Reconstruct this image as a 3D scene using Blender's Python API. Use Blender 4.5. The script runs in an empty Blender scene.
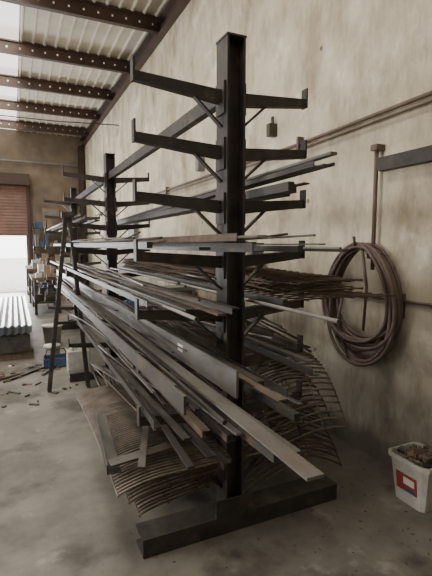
import bpy, bmesh, math, random
from mathutils import Vector, Matrix
random.seed(7)
C = bpy.context.scene.collection
rad = math.radians

# ------------------------------------------------------------------ materials
def mat(name, base, rough=0.6, metal=0.0, dark=None, scale=6.0, bump=0.0, spots=None, stretch=(1,1,1), lo=0.35, hi=0.65, detail=8, dust=None, spots2=None):
    m = bpy.data.materials.new(name); m.use_nodes = True
    nt = m.node_tree; N = nt.nodes; L = nt.links
    b = N['Principled BSDF']
    b.inputs['Roughness'].default_value = rough
    b.inputs['Metallic'].default_value = metal
    if dark is None:
        dark = tuple(c*0.7 for c in base)
    tc = N.new('ShaderNodeTexCoord')
    mp = N.new('ShaderNodeMapping'); mp.inputs['Scale'].default_value = stretch
    L.new(tc.outputs['Object'], mp.inputs['Vector'])
    n = N.new('ShaderNodeTexNoise'); n.inputs['Scale'].default_value = scale
    n.inputs['Detail'].default_value = detail; n.inputs['Roughness'].default_value = 0.65
    L.new(mp.outputs[0], n.inputs['Vector'])
    r = N.new('ShaderNodeValToRGB')
    r.color_ramp.elements[0].position = lo; r.color_ramp.elements[0].color = (*dark, 1)
    r.color_ramp.elements[1].position = hi; r.color_ramp.elements[1].color = (*base, 1)
    L.new(n.outputs['Fac'], r.inputs['Fac'])
    col = r.outputs['Color']
    for sp_ in (spots, spots2):
        if not sp_: continue
        n2 = N.new('ShaderNodeTexNoise'); n2.inputs['Scale'].default_value = sp_[1]; n2.inputs['Detail'].default_value = 8; n2.inputs['Roughness'].default_value=.6
        L.new(tc.outputs['Object'], n2.inputs['Vector'])
        r2 = N.new('ShaderNodeValToRGB')
        r2.color_ramp.elements[0].position = sp_[2]; r2.color_ramp.elements[0].color = (0,0,0,1)
        r2.color_ramp.elements[1].position = sp_[2]+sp_[3]; r2.color_ramp.elements[1].color = (1,1,1,1)
        L.new(n2.outputs['Fac'], r2.inputs['Fac'])
        mx = N.new('ShaderNodeMixRGB'); mx.inputs['Color2'].default_value = (*sp_[0], 1)
        L.new(r2.outputs['Color'], mx.inputs['Fac']); L.new(col, mx.inputs['Color1'])
        col = mx.outputs['Color']
    if dust:   # dust settled on upward facing surfaces
        g = N.new('ShaderNodeNewGeometry'); sp = N.new('ShaderNodeSeparateXYZ'); L.new(g.outputs['Normal'], sp.inputs[0])
        mr = N.new('ShaderNodeMapRange'); mr.inputs['From Min'].default_value=.5; mr.inputs['From Max'].default_value=.95
        mr.inputs['To Max'].default_value=dust[1]; L.new(sp.outputs['Z'], mr.inputs['Value'])
        mu = N.new('ShaderNodeMath'); mu.operation='MULTIPLY'; L.new(mr.outputs[0],mu.inputs[0])
        m5 = N.new('ShaderNodeMapRange'); m5.inputs['From Min'].default_value=.3; m5.inputs['From Max'].default_value=.6; m5.inputs['To Min'].default_value=.25
        L.new(n.outputs['Fac'],m5.inputs['Value']); L.new(m5.outputs[0],mu.inputs[1])
        mx = N.new('ShaderNodeMixRGB'); mx.inputs['Color2'].default_value = (*dust[0], 1)
        L.new(mu.outputs[0], mx.inputs['Fac']); L.new(col, mx.inputs['Color1'])
        col = mx.outputs['Color']
    L.new(col, b.inputs['Base Color'])
    if bump:
        bp = N.new('ShaderNodeBump'); bp.inputs['Strength'].default_value = bump; bp.inputs['Distance'].default_value = 0.02
        L.new(n.outputs['Fac'], bp.inputs['Height']); L.new(bp.outputs[0], b.inputs['Normal'])
    return m

def wall_mat():
    m = mat('stained_shaded_concrete_wall', (0.69,0.625,0.50), 0.85, 0, (0.50,0.44,0.34), 1.3, 0.15, ((0.34,0.275,0.20),1.5,0.55,0.18), spots2=((0.80,0.75,0.64),2.6,0.58,0.14))
    nt=m.node_tree; N=nt.nodes; L=nt.links; b=N['Principled BSDF']
    src=b.inputs['Base Color'].links[0].from_socket
    tc=N.new('ShaderNodeTexCoord')
    mp=N.new('ShaderNodeMapping'); mp.inputs['Scale'].default_value=(1,2.2,0.8); L.new(tc.outputs['Object'],mp.inputs['Vector'])
    n=N.new('ShaderNodeTexNoise'); n.inputs['Scale'].default_value=1.1; n.inputs['Detail'].default_value=10; n.inputs['Roughness'].default_value=.72; L.new(mp.outputs[0],n.inputs['Vector'])
    r=N.new('ShaderNodeValToRGB'); r.color_ramp.elements[0].position=.38; r.color_ramp.elements[0].color=(.58,.53,.47,1); r.color_ramp.elements[1].position=.54; r.color_ramp.elements[1].color=(1,1,1,1)
    L.new(n.outputs['Fac'],r.inputs['Fac'])
    mx=N.new('ShaderNodeMixRGB'); mx.blend_type='MULTIPLY'; mx.inputs['Fac'].default_value=.75
    L.new(src,mx.inputs['Color1']); L.new(r.outputs['Color'],mx.inputs['Color2'])
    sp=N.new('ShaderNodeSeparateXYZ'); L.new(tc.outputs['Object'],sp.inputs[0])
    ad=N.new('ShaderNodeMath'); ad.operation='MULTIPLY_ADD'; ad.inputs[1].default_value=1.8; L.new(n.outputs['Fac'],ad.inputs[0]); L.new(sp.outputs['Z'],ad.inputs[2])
    r2=N.new('ShaderNodeMapRange'); r2.inputs['From Min'].default_value=1.0; r2.inputs['From Max'].default_value=2.7; r2.inputs['To Min'].default_value=.30; r2.inputs['To Max'].default_value=1  # rack shade put into the wall colour, darker towards the floor
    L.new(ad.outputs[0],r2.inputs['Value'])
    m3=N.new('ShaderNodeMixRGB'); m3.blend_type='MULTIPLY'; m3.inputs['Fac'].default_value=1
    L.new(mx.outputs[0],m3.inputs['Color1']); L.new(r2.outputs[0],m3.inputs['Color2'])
    v=N.new('ShaderNodeTexVoronoi'); v.inputs['Scale'].default_value=2.3; L.new(tc.outputs['Object'],v.inputs['Vector'])
    vr=N.new('ShaderNodeValToRGB'); vr.color_ramp.elements[0].position=.03; vr.color_ramp.elements[0].color=(.35,.3,.25,1); vr.color_ramp.elements[1].position=.06; vr.color_ramp.elements[1].color=(1,1,1,1)
    L.new(v.outputs['Distance'],vr.inputs['Fac'])
    m4=N.new('ShaderNodeMixRGB'); m4.blend_type='MULTIPLY'; m4.inputs['Fac'].default_value=1
    L.new(m3.outputs[0],m4.inputs['Color1']); L.new(vr.outputs['Color'],m4.inputs['Color2'])
    L.new(m4.outputs[0],b.inputs['Base Color'])
    return m

M = {}
D=(0.22,0.20,0.175)
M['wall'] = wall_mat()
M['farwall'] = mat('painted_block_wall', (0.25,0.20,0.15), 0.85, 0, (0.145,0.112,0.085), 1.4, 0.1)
M['floor'] = mat('concrete_floor', (0.27,0.25,0.215), 0.55, 0, (0.12,0.11,0.095), 1.7, 0.12, ((0.05,0.043,0.037),1.3,0.53,0.12), detail=11, spots2=((0.34,0.32,0.28),3.5,0.60,0.1))
M['ceil'] = mat('roof_sheeting_paint', (0.66,0.61,0.52), 0.5, 0, (0.5,0.45,0.36), 1.2)
M['purlin'] = mat('purlin_brown_paint', (0.075,0.042,0.03), 0.6, 0.0, (0.045,0.027,0.02), 3)
M['rack'] = mat('rack_dark_steel', (0.062,0.052,0.046), 0.6, 0.1, (0.028,0.024,0.022), 7, 0.1, ((0.115,0.08,0.058),5,0.57,0.1), dust=(D,.35))
M['dark'] = mat('mill_scale_steel', (0.085,0.078,0.073), 0.55, 0.25, (0.036,0.033,0.031), 8, 0.05, ((0.13,0.092,0.068),4,0.57,0.12), (1,.3,1), dust=(D,.5))
M['steel'] = mat('grey_steel', (0.21,0.20,0.195), 0.48, 0.35, (0.10,0.095,0.09), 8, 0.05, ((0.145,0.105,0.08),3,0.57,0.12), (1,.3,1), dust=(D,.5))
M['light'] = mat('bright_steel', (0.38,0.36,0.34), 0.45, 0.4, (0.20,0.185,0.17), 9, 0.0, ((0.19,0.14,0.11),3,0.6,0.12), (1,.3,1))
M['rust'] = mat('rusty_steel', (0.15,0.10,0.07), 0.75, 0.1, (0.065,0.045,0.034), 9, 0.15, dust=(D,.3))
M['dusty'] = mat('dusty_wire', (0.25,0.21,0.175), 0.75, 0.05, (0.11,0.09,0.073), 7, 0.1)
M['dusty2'] = mat('rusty_wire', (0.15,0.11,0.08), 0.75, 0.05, (0.07,0.05,0.038), 7, 0.1)
M['galv'] = mat('galvanised_sheet', (0.58,0.61,0.66), 0.35, 0.6, (0.42,0.45,0.5), 4)
M['hose'] = mat('hose_rubber', (0.15,0.10,0.085), 0.6, 0, (0.085,0.058,0.05), 8)
M['hose2'] = mat('hose_black', (0.07,0.06,0.055), 0.6, 0, (0.04,0.035,0.03), 8)
M['pipe'] = mat('conduit_brown', (0.17,0.12,0.09), 0.6, 0.1, (0.10,0.07,0.052), 5)
M['white'] = mat('white_plastic', (0.62,0.60,0.55), 0.45, 0, (0.42,0.40,0.35), 6)
M['red'] = mat('red_plastic', (0.36,0.06,0.045), 0.5, 0, (0.22,0.03,0.025), 6)
M['blue'] = mat('blue_paint', (0.05,0.10,0.19), 0.5)
M['wood'] = mat('old_timber', (0.16,0.11,0.07), 0.75, 0, (0.09,0.06,0.04), 5, 0.1, None, (4,4,.5))
M['card'] = mat('cardboard', (0.30,0.22,0.145), 0.8, 0, (0.22,0.155,0.10), 4)
M['shutter'] = mat('roller_shutter_red', (0.24,0.14,0.11), 0.55, 0.0, (0.17,0.095,0.075), 4)
M['grey'] = mat('grey_paint', (0.24,0.235,0.225), 0.6)
M['ground'] = mat('sunlit_yard', (0.65,0.62,0.57), 0.9)
M['paper'] = mat('paper_label', (0.8,0.8,0.78), 0.7, 0, (0.72,0.72,0.7), 10)
def emis(name, col, s):
    m = bpy.data.materials.new(name); m.use_nodes=True
    b=m.node_tree.nodes['Principled BSDF']; b.inputs['Base Color'].default_value=(*col,1)
    b.inputs['Emission Color'].default_value=(*col,1); b.inputs['Emission Strength'].default_value=s
    return m
M['sky'] = emis('translucent_roof_sheet',(1,.96,.88),1.3)

# ------------------------------------------------------------------ geometry helpers
class B:
    """mesh builder: everything lands in one object"""
    def __init__(s): s.bm=bmesh.new(); s.mats=[]
    def mi(s,m):
        m=M[m]
        if m not in s.mats: s.mats.append(m)
        return s.mats.index(m)
    def box(s,c,d,m,rot=None):
        r=bmesh.ops.create_cube(s.bm,size=1)
        mt=Matrix.Translation(c)@(rot.to_4x4() if rot else Matrix())@Matrix.Diagonal((*d,1))
        bmesh.ops.transform(s.bm,matrix=mt,verts=r['verts'])
        i=s.mi(m)
        for f in {f for v in r['verts'] for f in v.link_faces}: f.material_index=i
    def mm(s,a,b,m):
        s.box([(a[i]+b[i])/2 for i in range(3)],[abs(b[i]-a[i]) for i in range(3)],m)
    def ext(s,prof,p0,p1,m,up=(0,0,1),scale1=1.0,smooth=False):
        p0=Vector(p0);p1=Vector(p1);d=(p1-p0).normalized();u=Vector(up)
        r=d.cross(u)
        if r.length<1e-4: r=d.cross(Vector((0,1,0)))
        r.normalize(); u=r.cross(d).normalized()
        a=[s.bm.verts.new(p0+r*x+u*y) for x,y in prof]
        b=[s.bm.verts.new(p1+(r*x+u*y)*scale1) for x,y in prof]
        i=s.mi(m);n=len(prof);fs=[]
        for k in range(n):
            f=s.bm.faces.new((a[k],a[(k+1)%n],b[(k+1)%n],b[k]));f.smooth=smooth;fs.append(f)
        fs.append(s.bm.faces.new(a[::-1]));fs.append(s.bm.faces.new(b))
        for f in fs:f.material_index=i
    def tube(s,pts,r,m,seg=6,closed=False):
        pts=[Vector(p) for p in pts];n=len(pts);i=s.mi(m);rings=[]
        nrm=None
        for k in range(n):
            if closed: t=(pts[(k+1)%n]-pts[k-1])
            else: t=pts[min(k+1,n-1)]-pts[max(k-1,0)]
            t.normalize()
            if nrm is None:
                nrm=t.cross(Vector((0,0,1)))
                if nrm.length<.05: nrm=t.cross(Vector((1,0,0)))
            nrm=(nrm-t*nrm.dot(t)).normalized()
            bn=t.cross(nrm)
            rings.append([s.bm.verts.new(pts[k]+nrm*r*math.cos(2*math.pi*j/seg)+bn*r*math.sin(2*math.pi*j/seg)) for j in range(seg)])
        for k in range(n if closed else n-1):
            A=rings[k];Bq=rings[(k+1)%n]
            for j in range(seg):
                f=s.bm.faces.new((A[j],A[(j+1)%seg],Bq[(j+1)%seg],Bq[j]));f.smooth=True;f.material_index=i
        if not closed:
            for q in (rings[0][::-1],rings[-1]):
                f=s.bm.faces.new(q);f.material_index=i
    def lathe(s,prof,c,m,seg=28):
        i=s.mi(m);rings=[]
        for r,z in prof:
            rings.append([s.bm.verts.new((c[0]+r*math.cos(2*math.pi*j/seg),c[1]+r*math.sin(2*math.pi*j/seg),c[2]+z)) for j in range(seg)])
        for A,Q in zip(rings,rings[1:]):
            for j in range(seg):
                f=s.bm.faces.new((A[j],A[(j+1)%seg],Q[(j+1)%seg],Q[j]));f.smooth=True;f.material_index=i
        if prof[0][0]>.001: s.bm.faces.new(rings[0][::-1]).material_index=i
        if prof[-1][0]>.001: s.bm.faces.new(rings[-1]).material_index=i
    def done(s,name,parent=None,bevel=0):
        bmesh.ops.recalc_face_normals(s.bm,faces=s.bm.faces)
        me=bpy.data.meshes.new(name);s.bm.to_mesh(me);s.bm.free()
        for m in s.mats: me.materials.append(m)
        o=bpy.data.objects.new(name,me);C.objects.link(o)
        if parent:o.parent=parent
        if bevel:
            md=o.modifiers.new('bevel','BEVEL');md.width=bevel;md.segments=2;md.limit_method='ANGLE'
        return o
def empty(name):
    o=bpy.data.objects.new(name,None);C.objects.link(o);return o
def rect(w,h): return [(-w/2,-h/2),(w/2,-h/2),(w/2,h/2),(-w/2,h/2)]
def angle(w,h,t): return [(-w/2,-h/2),(w/2,-h/2),(w/2,-h/2+t),(-w/2+t,-h/2+t),(-w/2+t,h/2),(-w/2,h/2)]
def angle2(w,h,t): return [(x,-y) for x,y in angle(w,h,t)][::-1]
def chan(w,h,t): return [(-w/2,-h/2),(w/2,-h/2),(w/2,-h/2+t),(-w/2+t,-h/2+t),(-w/2+t,h/2-t),(w/2,h/2-t),(w/2,h/2),(-w/2,h/2)]
def chan2(w,h,t): return [(-x,y) for x,y in chan(w,h,t)][::-1]
def ibeam(w,h,tf,tw): return [(-w/2,-h/2),(w/2,-h/2),(w/2,-h/2+tf),(tw/2,-h/2+tf),(tw/2,h/2-tf),(w/2,h/2-tf),(w/2,h/2),(-w/2,h/2),(-w/2,h/2-tf),(-tw/2,h/2-tf),(-tw/2,-h/2+tf),(-w/2,-h/2+tf)]
def circ(r,n=12): return [(r*math.cos(2*math.pi*k/n),r*math.sin(2*math.pi*k/n)) for k in range(n)]

# ------------------------------------------------------------------ room
W=2.4; FY=16.2; H=5.25; XL=-9.0; YB=-5.0
b=B(); b.mm((XL-.2,YB-.2,-.15),(W+.2,FY+.2,0),'floor'); b.done('floor')
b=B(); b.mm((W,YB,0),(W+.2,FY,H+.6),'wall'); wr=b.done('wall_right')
b=B()
for y in (-1.5,12.6): b.mm((W-.004,y-.012,0),(W+.01,y+.012,H),'purlin')
b.done('trim_1')
b=B()
DX0,DX1,DZ=-4.2,.42,3.45
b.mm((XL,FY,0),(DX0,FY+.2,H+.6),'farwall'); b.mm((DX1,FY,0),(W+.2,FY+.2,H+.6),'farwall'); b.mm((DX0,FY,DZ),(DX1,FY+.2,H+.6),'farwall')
b.done('wall_far')
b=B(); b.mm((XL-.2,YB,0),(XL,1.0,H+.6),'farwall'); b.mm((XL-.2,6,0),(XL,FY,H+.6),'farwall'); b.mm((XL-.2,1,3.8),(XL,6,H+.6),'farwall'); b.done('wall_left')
b=B(); b.mm((XL,YB-.2,0),(W+.2,YB,H+.6),'farwall'); b.done('wall_back')
CZ=H+.12
b=B()
strips=[(-.75,.25),(-4.6,-3.4),(-8,-7)]
edges=[XL]
for a,c in sorted(strips): edges+= [a,c]
edges.append(W+.2)
for k in range(0,len(edges),2): b.mm((edges[k],YB,CZ),(edges[k+1],FY,CZ+.05),'ceil')
x=XL+.1
while x<W:
    if not any(a-.03<x<c+.03 for a,c in strips): b.ext([(-.03,0),(.03,0),(.012,-.035),(-.012,-.035)],(x,YB,CZ+.002),(x,FY,CZ+.002),'ceil')
    x+=.2
b.done('ceiling')
b=B()
for a,c in strips: b.mm((a,YB,CZ+.01),(c,FY,CZ+.05),'sky')
b.done('window_1')
par=empty('roof_purlins')
for k,y in enumerate((3.6,5.4,7.3,9.2,11.05,12.9,14.9)):
    b=B(); z1=H+.1; z0=H-.14
    b.mm((XL,y-.045,z1-.03),(W,y+.045,z1),'purlin')
    b.mm((XL,y-.045,z0),(W,y+.045,z0+.03),'purlin')
    b.mm((XL,y-.01,z0+.03),(W,y+.01,z0+.10),'purlin'); b.mm((XL,y-.01,z1-.10),(W,y+.01,z1-.03),'purlin')
    x=-5
    while x<W:
        b.mm((x,y-.01,z0+.10),(x+.19,y+.01,z1-.10),'purlin'); x+=.22
    b.done('purlin_%d'%k,par)
b=B(); b.ext(chan2(.12,.25,.015),(W-.06,YB,H-.12),(W-.06,FY,H-.12),'purlin'); b.done('eave_beam')
b=B(); b.ext(ibeam(.16,.22,.015,.012),(W-.14,FY-.2,0),(W-.14,FY-.2,H-.25),'purlin',up=(0,1,0)); b.done('corner_column')
b=B(); b.ext(circ(.035,10),(W-.25,FY-.12,H-.9),(-8,FY-.12,H-.9),'grey'); b.done('far_wall_pipe')
b=B(); b.tube([(XL,10.5,4.35),(-3,10.5,4.3),(1,10.5,4.33),(W-.02,10.5,4.4)],.012,'hose2'); b.done('overhead_cable')

b=B(); z=1.95
while z<DZ+.05:
    b.ext([(-.015,0),(.015,.0),(.03,.05),(.015,.1),(-.015,.1)],(DX0-.05,FY-.07,z),(DX1+.05,FY-.07,z),'shutter'); z+=.1
b.mm((DX0-.05,FY-.1,1.9),(DX1+.05,FY-.04,1.96),'shutter')
b.done('door_1')
b=B(); b.mm((DX1+.06,FY-.14,0),(DX1+.16,FY-.005,DZ+.3),'purlin'); b.mm((DX0,FY-.4,DZ+.12),(DX1+.16,FY-.005,DZ+.47),'purlin'); b.done('trim_2')
b=B(); b.mm((-40,FY+.25,-.2),(30,60,-.05),'ground'); b.mm((-30,-40,-.2),(XL-.25,50,-.05),'ground'); b.done('ground_outside')
b=B(); b.mm((.95,FY-.03,2.45),(1.5,FY-.004,2.85),'card'); b.mm((1.0,FY-.035,2.5),(1.45,FY-.03,2.8),'grey');b.done('notice_board')

# ------------------------------------------------------------------ cantilever rack
PX=1.065; PYS=[2.10,5.25,8.6]; PT=2.65
LV=[2.39,2.11,1.83,1.54,1.25,.98,.70,.42]
AL=.52; AR=.47
rack=empty('cantilever_rack')
for k,py in enumerate(PYS):
    b=B()
    b.ext(ibeam(.13,.105,.010,.009),(PX,py,.10),(PX,py,PT),'rack',up=(1,0,0))
    b.mm((PX-.056,py-.068,PT-.004),(PX+.056,py+.068,PT+.006),'rack')
    b.ext(chan2(.15,.10,.010),(PX-.53,py,.052),(PX+.72,py,.052),'rack')
    b.mm((PX-.12,py-.077,.102),(PX+.12,py-.066,.20),'rack')
    b.done('post_%d'%k,rack)
    b=B()
    for z in LV:
        for sgn in (-1,1):
            A=AL if sgn<0 else AR
            x0=PX+sgn*.055; x1=PX+sgn*A
            b.ext(rect(.045,.065),(x0,py,z-.0325),(x1,py,z+.005),'rack',scale1=.7)
            b.mm((x1-.005,py-.024,z-.02),(x1+.005,py+.024,z+.085),'rack')
            b.mm((x0-.006*sgn,py-.05,z-.12),(x0+.01*sgn,py+.05,z+.04),'rack')
            b.ext(rect(.010,.03),(x0,py,z-.18),(PX+sgn*.22,py,z-.035),'rack',up=(0,1,0))
    b.done('arms_%d'%k,rack)
b=B()
for k in range(2):
    y0,y1=PYS[k],PYS[k+1]
    b.ext(chan(.05,.08,.008),(PX,y0+.03,2.40),(PX,y1-.03,2.40),'rack')
    b.ext(chan(.05,.08,.008),(PX,y0+.03,.2),(PX,y1-.03,.2),'rack')
b.done('tie_beams',rack)

# ------------------------------------------------------------------ stock
def armz(x,l): return LV[l]+.018+.028*abs(x-PX)/.5
def Ypx(X,px):
    return X/math.tan(rad(25)+math.atan((px-216)/433))
def stock(name,kind,x,z,y0,y1,w,h,m,dx=0,dz=0):
    b=B(); zc=z+h/2
    p0=(x,y0,zc);p1=(x+dx,y1,zc+dz)
    pr={'flat':rect(w,h),'angle':angle(w,h,.005),'angle2':angle2(w,h,.005),'chan':chan(w,h,.005),'chan2':chan2(w,h,.005)}.get(kind)
    if kind=='box':
        b.ext(rect(w,h),p0,p1,m)
        b.mm((x-w/2+.004,y0-.001,z+.004),(x+w/2-.004,y0+.002,z+h-.004),'rack')
    elif kind=='pipe':
        b.ext(circ(w/2,12),p0,p1,m,smooth=True)
        b.ext(circ(w/2*.8,12),(x,y0-.001,zc),(x,y0+.003,zc),'rack')
    else: b.ext(pr,p0,p1,m)
    return b.done(name)
NM={'flat':'steel_flat_bar','angle':'angle_iron','angle2':'angle_iron','chan':'steel_channel','chan2':'steel_channel','box':'steel_box_section','pipe':'steel_pipe'}
def S(kind,x,l,px,y1,w,h,m,dx=0,dz=0,st=0,name=None):
    return stock(name or NM[kind],kind,x,armz(x,l)+st,Ypx(x,px),y1,w,h,m,dx,dz)

# level 3 right
S('box',1.22,2,290,6.5,.035,.045,'dark')
S('box',1.29,2,292,6.8,.04,.045,'dark')
S('box',1.37,2,286,6.6,.04,.045,'dark')
S('flat',1.28,2,331,7.6,.035,.012,'steel',st=.13,dz=-.13,dx=-.08)
S('flat',1.33,2,324,7.0,.035,.010,'dark',st=.10,dz=-.10,dx=-.1)
S('pipe',1.37,2,331,7.4,.018,.018,'dark',st=.10,dz=-.10,dx=.02)
S('angle',1.22,2,314,6.9,.03,.025,'dark',st=.085,dz=-.08,dx=.05)
S('flat',1.41,2,305,7.0,.04,.008,'rust',st=.05,dx=-.03)
stock('steel_flat_bar','flat',.85,armz(.85,2),4.9,9.2,.05,.015,'dark')
stock('angle_iron','angle',.70,armz(.7,2),4.6,9.0,.04,.035,'rust')
stock('steel_pipe','pipe',.62,armz(.6,2),4.4,9.1,.035,.035,'dark')
# level 4
S('flat',.92,3,232,6.5,.045,.02,'dark')
S('chan',.82,3,258,7.0,.05,.035,'dark',dx=-.05)
S('flat',.70,3,205,7.6,.05,.012,'dark',dx=.03)
S('box',.60,3,150,7.4,.03,.03,'dark')
S('flat',.88,3,262,6.8,.045,.010,'light',st=.06,dz=-.03,dx=-.1)
S('angle',.78,3,240,6.2,.03,.03,'rust',st=.04,dx=.06)
S('box',.95,3,226,6.8,.025,.025,'dark',st=.028)
S('box',1.2,3,300,6.2,.03,.03,'dark')
S('flat',1.27,3,345,7.2,.035,.012,'dark')
S('pipe',1.33,3,340,7.6,.018,.018,'light')
S('flat',1.40,3,332,7.6,.04,.010,'dark')
S('flat',1.36,3,322,7.0,.04,.008,'steel',st=.024,dx=-.1)
# level 5
S('angle2',.93,4,236,7.5,.04,.03,'dark')
S('flat',.84,4,222,8.0,.04,.010,'rust',dx=.05)
S('flat',.75,4,190,8.6,.045,.010,'dark')
S('pipe',.66,4,196,8.0,.018,.018,'light',dx=.06)
S('angle',.60,4,150,8.2,.035,.03,'dark')
S('pipe',1.2,4,340,7.0,.020,.020,'light',dx=.04)
S('box',1.27,4,286,6.5,.03,.035,'dark')
# level 6 - main spread
plate=S('flat',.74,5,238,8.8,.010,.105,'steel',name='steel_plate_strip',st=.008)
yl=Ypx(.735,180)
zp=armz(.74,5)+.055
b=B(); b.mm((.7335,yl-.03,zp),(.7345,yl+.04,zp+.035),'paper'); b.done('paper_label',plate)
S('flat',.62,5,321,7.4,.050,.008,'steel',dx=.10,st=.03)
S('angle2',.66,5,300,7.0,.035,.03,'dark',dx=-.06)
S('flat',.50,5,184,6.0,.010,.065,'dark',name='steel_plate_strip',dx=.03)
S('flat',.56,5,172,6.4,.03,.010,'steel',dx=-.05)
S('pipe',.59,5,225,8.0,.018,.018,'dark',dx=.08)
S('box',.90,5,262,7.2,.035,.035,'dark')
S('angle',.97,5,292,8.0,.03,.03,'dark',dx=-.05)
S('flat',.82,5,285,6.5,.03,.008,'rust',st=.05,dx=-.02,dz=-.02)
S('angle',1.22,5,318,6.2,.04,.035,'dark',dx=.06)
S('flat',1.32,5,312,6.4,.04,.012,'steel',dx=-.08)
S('box',1.42,5,300,6.6,.03,.035,'dark')
# level 7
S('box',.93,6,280,5.4,.035,.035,'dark',dx=-.1)
S('chan',.84,6,232,5.4,.045,.035,'dark')
S('angle2',.75,6,206,5.5,.04,.035,'rust',dx=.08)
S('flat',.66,6,186,5.5,.035,.010,'dark',dx=-.06)
S('angle',.58,6,156,5.4,.04,.035,'dark',dx=.05)
S('flat',.84,6,240,5.4,.03,.010,'steel',st=.06,dx=-.14)
S('box',1.24,6,300,5.8,.035,.04,'dark')
# level 8
S('angle2',.95,7,228,4.0,.045,.04,'dark',dx=-.1)
S('flat',.84,7,212,3.9,.05,.010,'dark',st=.11)
S('flat',.70,7,190,3.8,.035,.010,'dark',st=.115,dx=.12)

b=B()
for l in (3,4,5,5,6,6,6,7):
    for _ in range(8):
        side=random.choice((-1,-1,1)); x=PX+side*random.uniform(.14,.44)
        y0=random.uniform(1.7,3.4); ln=random.uniform(.8,2.8)
        if l>4: ln=min(ln,5.0-y0)
        if l==7: side=-1; x=PX-random.uniform(.14,.4); ln=min(ln,1.4)
        z=armz(x,l)+random.uniform(.05,.09)+(.06 if l==7 else 0)
        m=random.choice(('dark','steel','dark','dark','rust','rust','light'))
        dx=random.uniform(-.2,.2); bend=random.uniform(-.04,.04)
        if random.random()<.5: b.ext(rect(random.uniform(.012,.03),random.uniform(.006,.012)),(x,y0,z),(x+dx,y0+ln,z+random.uniform(-.04,.03)),m)
        else:
            r=random.uniform(.005,.009)
            b.tube([(x+dx*s/5,y0+ln*s/5,z+bend*math.sin(math.pi*s/5)+.005) for s in range(6)],r,m,7)
b.done('steel_offcut_bundle')

# ------------------------------------------------------------------ ribbed wire sheets
def mesh_sheet(name,x0,x1,y0,y1,fz,nr,nc,r,m,seg=5,n=14,skew=0):
    b=B()
    for i in range(nr):
        t=i/(nr-1); jit=random.uniform(-.003,.003); pts=[]
        for j in range(n+1):
            s=j/n
            pts.append(fz(x0+(x1-x0)*s,y0+(y1-y0)*t+jit+skew*s))
        b.tube(pts,r,m,seg)
    for i in range(nc):
        t=i/(nc-1); pts=[]
        for j in range(n*3+1):
            s=j/(3*n)
            p=Vector(fz(x0+(x1-x0)*t,y0+(y1-y0)*s+skew*t)); p.z-=r*1.7; pts.append(p)
        b.tube(pts,r*.9,m,4)
    return b.done(name)
def fzR(dz,curl,yc,ph=0,yk=.25):
    def f(X,Y):
        u=max(0,yc-Y)
        z=dz+.05*math.sin(4*X+ph)+.03*math.sin(2.1*Y+ph)-.5*max(0,X-1.55)**2
        return (X,Y+u*u*yk,max(.04,z-curl*u*u))
    return f
mesh_sheet('reinforcing_mesh_sheet',1.16,1.90,2.02,5.4,fzR(.86,1.7,2.5,0),108,5,.0065,'dusty')
mesh_sheet('reinforcing_mesh_sheet',1.20,1.92,2.1,5.0,fzR(.68,1.5,2.6,.7),88,4,.0065,'dusty2',skew=.12)
mesh_sheet('reinforcing_mesh_sheet',1.16,1.90,2.12,4.8,fzR(.48,1.1,2.55,1.5),78,4,.0065,'dusty2',skew=-.06)
mesh_sheet('reinforcing_mesh_sheet',1.2,1.95,2.15,4.6,fzR(.26,.6,2.5,.4),70,4,.0065,'dusty',skew=.08)
for k in range(7):
    zz=armz(1.5,4)+.02+.017*k
    mesh_sheet('rebar_mesh_panel',1.31+.02*(k%3),1.98-.03*k,1.86+.09*((k*3)%5),5.8,(lambda X,Y,zz=zz,k=k:(X,Y,zz+.006*math.sin(5*Y+k)+.004*math.sin(9*X))),46,8,.0045,random.choice(('rust','dusty2')),skew=.05*((k%3)-1))
def fzL(h,ph=0):
    def f(X,Y):
        u=max(0,2.35-Y); v=max(0,.66-X)
        return (X,Y,h+.02*math.sin(3*Y+ph)-.12*u*u-.7*v*v)
    return f
mesh_sheet('reinforcing_mesh_sheet',.40,1.0,1.95,3.4,fzL(.50),66,5,.0062,'dusty')
mesh_sheet('reinforcing_mesh_sheet',.46,1.0,1.98,3.2,fzL(.40,.5),52,4,.0062,'dusty2',skew=.05)
mesh_sheet('reinforcing_mesh_sheet',.52,1.0,2.02,3.1,fzL(.27,.6),44,4,.0062,'dusty2',skew=.08)
b=B()
for k in range(60):
    x=random.uniform(.70,1.75); y0=random.uniform(2.25,3.0)
    z=.13+random.uniform(0,.12)
    b.tube([(x,y0,z),(x+random.uniform(-.1,.1),y0+1.2,z+.02),(x+random.uniform(-.15,.15),y0+2.2,z)],random.uniform(.006,.014),random.choice(('rust','dark','dusty2')),6)
b.mm((.65,2.9,.0),(1.85,3.0,.1),'wood'); b.mm((.65,4.0,.0),(1.85,4.1,.1),'wood')
b.done('steel_rod_pile')
b=B()
b.ext(angle(.07,.05,.006),(.40,2.03,.515),(.46,2.75,.53),'dark'); b.ext(rect(.07,.01),(.38,2.06,.53),(.70,2.09,.545),'dark')
b.ext(rect(.035,.01),(.5,1.9,.56),(.9,3.1,.57),'dark')
b.done('angle_iron')
b=B()
for k in range(22):
    x=random.uniform(1.22,1.75); y=random.uniform(2.05,2.9)
    b.tube([(x,y,.92+.008*k),(x+random.uniform(-.3,.3),y+random.uniform(.5,1.4),.92+.010*k+random.uniform(-.05,.1))],random.uniform(.005,.009),random.choice(('rust','dusty','dark')),6)
b.done('loose_rods')

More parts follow.
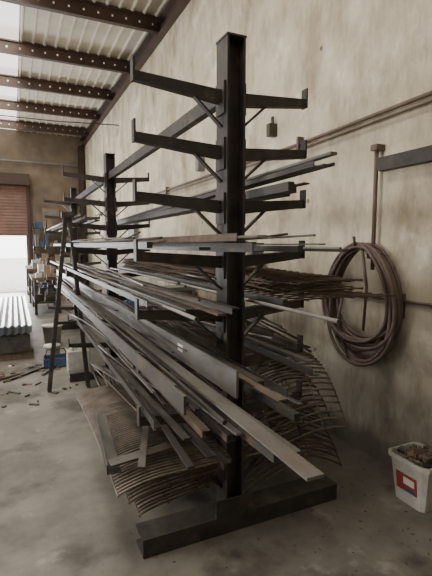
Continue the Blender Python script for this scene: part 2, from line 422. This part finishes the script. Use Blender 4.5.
# ------------------------------------------------------------------ wall fittings
coil=empty('hose_coil')
def hose_coil(par,yc,zc,ry,rz,n,r,m):
    b=B()
    for k in range(n):
        a=ry*random.uniform(.72,1.05); c=rz*random.uniform(.8,1.05); oy=random.uniform(-.03,.03)
        xx=W-.055-.022*(k%4)-.006*k/ n
        top=zc+rz*.93-random.uniform(0,.05)
        pts=[]
        for j in range(40):
            t=2*math.pi*j/40
            y=yc+oy+a*math.sin(t)*(1-.18*math.cos(t)); z=top-c+c*math.cos(t)
            pts.append((xx-.015*math.sin(2*t+k),y,z))
        b.tube(pts,r,m,7,True)
    b.done('loops',par)
hose_coil(coil,2.43,1.23,.36,.42,12,.013,'hose')
b=B(); b.tube([(W-.09,2.62,1.2),(W-.1,2.66,1.0),(W-.09,2.6,.85),(W-.1,2.52,.72)],.012,'hose',7)
b.tube([(W-.01,2.44,1.60),(W-.15,2.44,1.60),(W-.16,2.44,1.66)],.012,'rack',6)
b.tube([(W-.12,2.40,1.6),(W-.13,2.33,1.3),(W-.12,2.36,.98)],.011,'hose',7)
b.done('hook_and_tails',coil)
coil2=empty('cable_coil'); hose_coil(coil2,4.1,1.42,.24,.24,7,.012,'hose2')
b=B(); b.tube([(W-.01,4.1,1.62),(W-.14,4.1,1.62),(W-.15,4.1,1.67)],.012,'rack',6); b.done('hook',coil2)
coil3=empty('cable_coil'); hose_coil(coil3,4.75,1.36,.2,.24,5,.012,'hose')
b=B(); b.tube([(W-.01,4.75,1.57),(W-.14,4.75,1.57),(W-.15,4.75,1.62)],.012,'rack',6); b.done('hook',coil3)
b=B(); b.tube([(W-.03,YB+.1,2.50),(W-.03,1.9,2.53),(W-.03,3.3,2.50),(W-.03,9,2.52),(W-.03,14,2.5)],.016,'pipe',8)
b.tube([(W-.03,1.0,2.50),(W-.035,3.2,2.455),(W-.035,8,2.46)],.009,'pipe',8)
for y in (.6,1.9,3.3,5,7,9,11,13): b.mm((W-.06,y-.015,2.44),(W,y+.015,2.56),'pipe')
b.done('wall_conduit')
b=B(); b.tube([(W-.05,2.36,1.42),(W-.05,2.36,2.30)],.015,'pipe',8); b.mm((W-.08,2.33,2.26),(W,2.39,2.30),'pipe'); b.mm((W-.08,2.33,1.5),(W,2.39,1.54),'pipe'); b.done('vent_pipe')
b=B(); b.ext(chan(.06,.09,.008),(W-.035,-1.2,2.16),(W-.035,2.34,2.16),'rack'); b.done('wall_rail')
b=B(); b.tube([(W-.015,-1.2,1.22),(W-.015,2.0,1.22),(W-.015,4.0,1.23),(W-.015,7,1.22)],.010,'pipe',8)
b.tube([(W-.015,2.10,1.27),(W-.015,2.10,1.1)],.01,'hose2',6); b.done('air_line')
b=B(); b.mm((W-.09,3.72,2.66),(W,3.78,2.78),'hose2'); b.mm((W-.05,3.735,2.78),(W-.03,3.765,2.85),'hose2'); b.done('power_outlet')
b=B(); b.mm((W-.1,5.5,2.6),(W,5.6,2.8),'grey'); b.mm((W-.1,9.0,1.6),(W,9.5,2.2),'grey'); b.done('switch_box')

# ------------------------------------------------------------------ tub of scrap, right
bk=empty('plastic_scrap_tub'); bx,by=2.25,1.80
b=B()
def ring(w,z): return [(bx+sx*w,by+sy*w*1.1,z) for sx,sy in ((-1,-.8),(-.8,-1),(.8,-1),(1,-.8),(1,.8),(.8,1),(-.8,1),(-1,.8))]
i=b.mi('white'); rings=[[b.bm.verts.new(p) for p in ring(w,z)] for w,z in ((.10,0),(.128,.27),(.14,.27),(.14,.295),(.126,.295),(.098,.02))]
for A,Q in zip(rings,rings[1:]):
    for j in range(8): b.bm.faces.new((A[j],A[(j+1)%8],Q[(j+1)%8],Q[j])).material_index=i
b.bm.faces.new(rings[0][::-1]).material_index=i; b.bm.faces.new(rings[-1]).material_index=i
b.done('tub',bk)
b=B()
rt=Matrix.Rotation(-math.atan(.028/.27),3,'Y')
b.box((bx-.118,by,.14),(.004,.15,.11),'red',rt); b.box((bx-.1215,by-.02,.155),(.004,.08,.045),'paper',rt); b.box((bx-.118,by-.03,.10),(.006,.07,.02),'blue',rt)
b.done('label',bk)
b=B()
for k in range(34):
    b.box((bx+random.uniform(-.08,.08),by+random.uniform(-.09,.09),.26+random.uniform(0,.06)),(random.uniform(.03,.11),random.uniform(.02,.05),random.uniform(.01,.03)),random.choice(('rust','dusty','card','dark')),Matrix.Rotation(random.uniform(0,3),3,'Z')@Matrix.Rotation(random.uniform(-.6,.6),3,'X'))
b.done('scrap_contents',bk)
# ------------------------------------------------------------------ steel A-frame trestle at bay 2
b=B()
for (fx,fy,tx,ty) in ((.29,4.92,.53,4.95),(.70,4.90,.56,4.95)):
    b.ext(chan(.04,.075,.008),(fx,fy,.01),(tx,ty,1.93),'rack',up=(0,1,0))
b.mm((.48,4.90,1.89),(.61,5.0,1.95),'rack')
b.ext(rect(.03,.03),(.385,4.95,.75),(.635,4.95,.75),'rack')
b.done('steel_trestle')
jc=empty('jerry_can')
b=B(); b.mm((.56,5.55,.0),(.82,5.75,.27),'white'); b.lathe([(.03,0),(.03,.04),(0,.04)],(.62,5.65,.27),'white',16)
b.tube([(.67,5.65,.27),(.68,5.65,.32),(.76,5.65,.32),(.78,5.65,.27)],.012,'white',8); b.done('can_body',jc,.02)
b=B(); b.lathe([(.09,0),(.11,.18),(.117,.18),(.117,.2),(0,.2)],(.44,6.4,0),'white'); b.done('paint_tub')
b=B(); b.lathe([(.12,0),(.15,.28),(.158,.28),(.158,.31),(0,.31)],(.52,7.4,0),'white'); b.done('plastic_drum')
tb=empty('open_toolbox')
b=B(); b.mm((.30,5.9,0),(.31,6.15,.12),'blue'); b.mm((.60,5.9,0),(.61,6.15,.12),'blue'); b.mm((.30,5.9,0),(.61,5.91,.12),'blue'); b.mm((.30,6.14,0),(.61,6.15,.12),'blue'); b.mm((.30,5.9,0),(.61,6.15,.01),'blue')
b.tube([(.31,6.02,.11),(.35,6.02,.22),(.56,6.02,.22),(.60,6.02,.11)],.008,'hose2',6)
for k in range(7): b.box((.34+.035*k,6.02,.06),(.02,.16,.03),random.choice(('steel','red','rust')),Matrix.Rotation(random.uniform(-.3,.3),3,'Z'))
b.done('box_body',tb)

# ------------------------------------------------------------------ corrugated sheet stack
st=empty('corrugated_sheet_stack')
b=B()
for y in (6.6,8.2,9.8): b.mm((-2.5,y-.05,0),(.2,y+.05,.12),'wood')
b.mm((-2.4,6.5,.12),(.16,10.3,.36),'dark')
b.done('bearers',st)
b=B()
pr=[];n=60;x0=-2.45;x1=.19
for k in range(n+1):
    pr.append((x0+(x1-x0)*k/n,.014*math.cos(math.pi*k)))
for q in range(5):
    i=b.mi('galv'); z=.385+q*.022
    A=[b.bm.verts.new((x,6.45+.03*q,z+y)) for x,y in pr]; Dd=[b.bm.verts.new((x,10.4,z+y)) for x,y in pr]
    for k in range(n): b.bm.faces.new((A[k],A[k+1],Dd[k+1],Dd[k])).material_index=i
b.done('sheets',st)
def bench(x0,x1,y0,y1,h):
    e=empty('workbench'); b=B()
    b.mm((x0,y0,h-.06),(x1,y1,h),'wood')
    for x in (x0+.04,x1-.1):
        for y in (y0+.04,y1-.1): b.mm((x,y,0),(x+.06,y+.06,h-.06),'rack')
    b.mm((x0+.05,y0+.05,.25),(x1-.05,y1-.05,.28),'rack'); b.done('frame',e)
    b=B()
    for k in range(12):
        x=random.uniform(x0+.05,x1-.2);y=random.uniform(y0+.1,y1-.3);s=random.uniform(.08,.2)
        b.mm((x,y,h),(x+s,y+s,h+random.uniform(.05,.28)),random.choice(('rack','blue','white','card','grey','white')))
        b.mm((x,y,.28),(x+s,y+s,.28+random.uniform(.1,.3)),random.choice(('rack','blue','rack','card','rack')))
    b.done('clutter',e)
bench(.35,1.0,10.6,12.2,.85); bench(.3,1.1,12.8,15.0,.95)
sh=empty('storage_shelf'); b=B()
for x in (.6,2.0):
    for y in (15.3,15.85): b.mm((x,y,0),(x+.05,y+.05,2.3),'rack')
for z in (.3,.9,1.5,2.1): b.mm((.6,15.3,z),(2.05,15.9,z+.04),'rack')
b.done('frame',sh); b=B()
for z in (.34,.94,1.54,2.14):
    x=.66
    while x<1.85:
        w=random.uniform(.1,.25); b.mm((x,15.4,z),(x+w,15.75,z+random.uniform(.12,.42)),random.choice(('card','grey','white','blue','rust','rack'))); x+=w+.03
b.done('boxes',sh)
b=B(); b.mm((1.75,6.2,0),(2.3,6.9,.5),'card'); b.mm((1.8,6.3,.5),(2.2,6.8,.8),'card'); b.done('cardboard_boxes')
b=B(); b.lathe([(.28,0),(.28,.28),(.29,.29),(.28,.3),(.28,.58),(.29,.59),(.28,.6),(.28,.88),(0,.88)],(1.98,7.8,0),'blue'); b.done('steel_drum')
b=B(); b.mm((1.9,5.75,0),(2.35,6.1,1.0),'grey'); b.mm((1.93,5.74,.55),(2.3,5.75,.95),'rack'); b.done('metal_cabinet')
b=B()
for k in range(80):
    x=random.uniform(-1.2,.6); y=random.uniform(4.5,6.3)
    b.box((x,y,.008),(random.uniform(.02,.12),random.uniform(.01,.05),.015),random.choice(('wood','paper','card','dark','dark','rust')),Matrix.Rotation(random.uniform(0,3),3,'Z'))
for k in range(4):
    b.box((-.5+.3*k,5.5+.12*k,.015),(.6,.035,.025),random.choice(('wood','dark')),Matrix.Rotation(.2+.3*k,3,'Z'))
b.done('floor_scraps')
b=B()
for k in range(130):
    x=random.uniform(.5,2.3); y=random.uniform(1.4,2.3)
    s=random.uniform(.3,.9)
    b.box((x,y,.002),(.02*s,.008*s,.003),random.choice(('rust','dusty')),Matrix.Rotation(random.uniform(0,3),3,'Z'))
b.done('metal_swarf')

# ------------------------------------------------------------------ light
def area(name,loc,size,sy,rot,e,col):
    l=bpy.data.lights.new(name,'AREA');l.shape='RECTANGLE';l.size=size;l.size_y=sy;l.energy=e;l.color=col
    o=bpy.data.objects.new(name,l);o.location=loc;o.rotation_euler=rot;C.objects.link(o)
area('skylight_a',(-.25,8.0,CZ-.02),1.0,15,(0,0,0),270,(1,.94,.81))
area('skylight_b',(-4.0,6.5,CZ-.02),1.2,17,(0,0,0),170,(1,.94,.82))
area('added_side_light',(XL+.1,4.2,2.7),1.6,2.4,(0,rad(-86),0),430,(1,.95,.87))  # lamp added at an assumed, unseen side opening to define rack shadows
area('far_door_light',(-1.9,FY-.2,1.0),4.4,1.8,(rad(-90),0,0),620,(.98,.98,1))
w=bpy.data.worlds.new('World');bpy.context.scene.world=w;w.use_nodes=True
bg=w.node_tree.nodes['Background'];bg.inputs[0].default_value=(.97,.98,1,1);bg.inputs[1].default_value=6.0

# ------------------------------------------------------------------ camera
cam=bpy.data.cameras.new('camera');co=bpy.data.objects.new('camera',cam);C.objects.link(co)
co.location=(0,0,1.6);co.rotation_euler=(rad(90-5.7),0,rad(-25))
cam.sensor_fit='VERTICAL';cam.sensor_height=36;cam.lens=27.06;cam.clip_start=.05
bpy.context.scene.camera=co
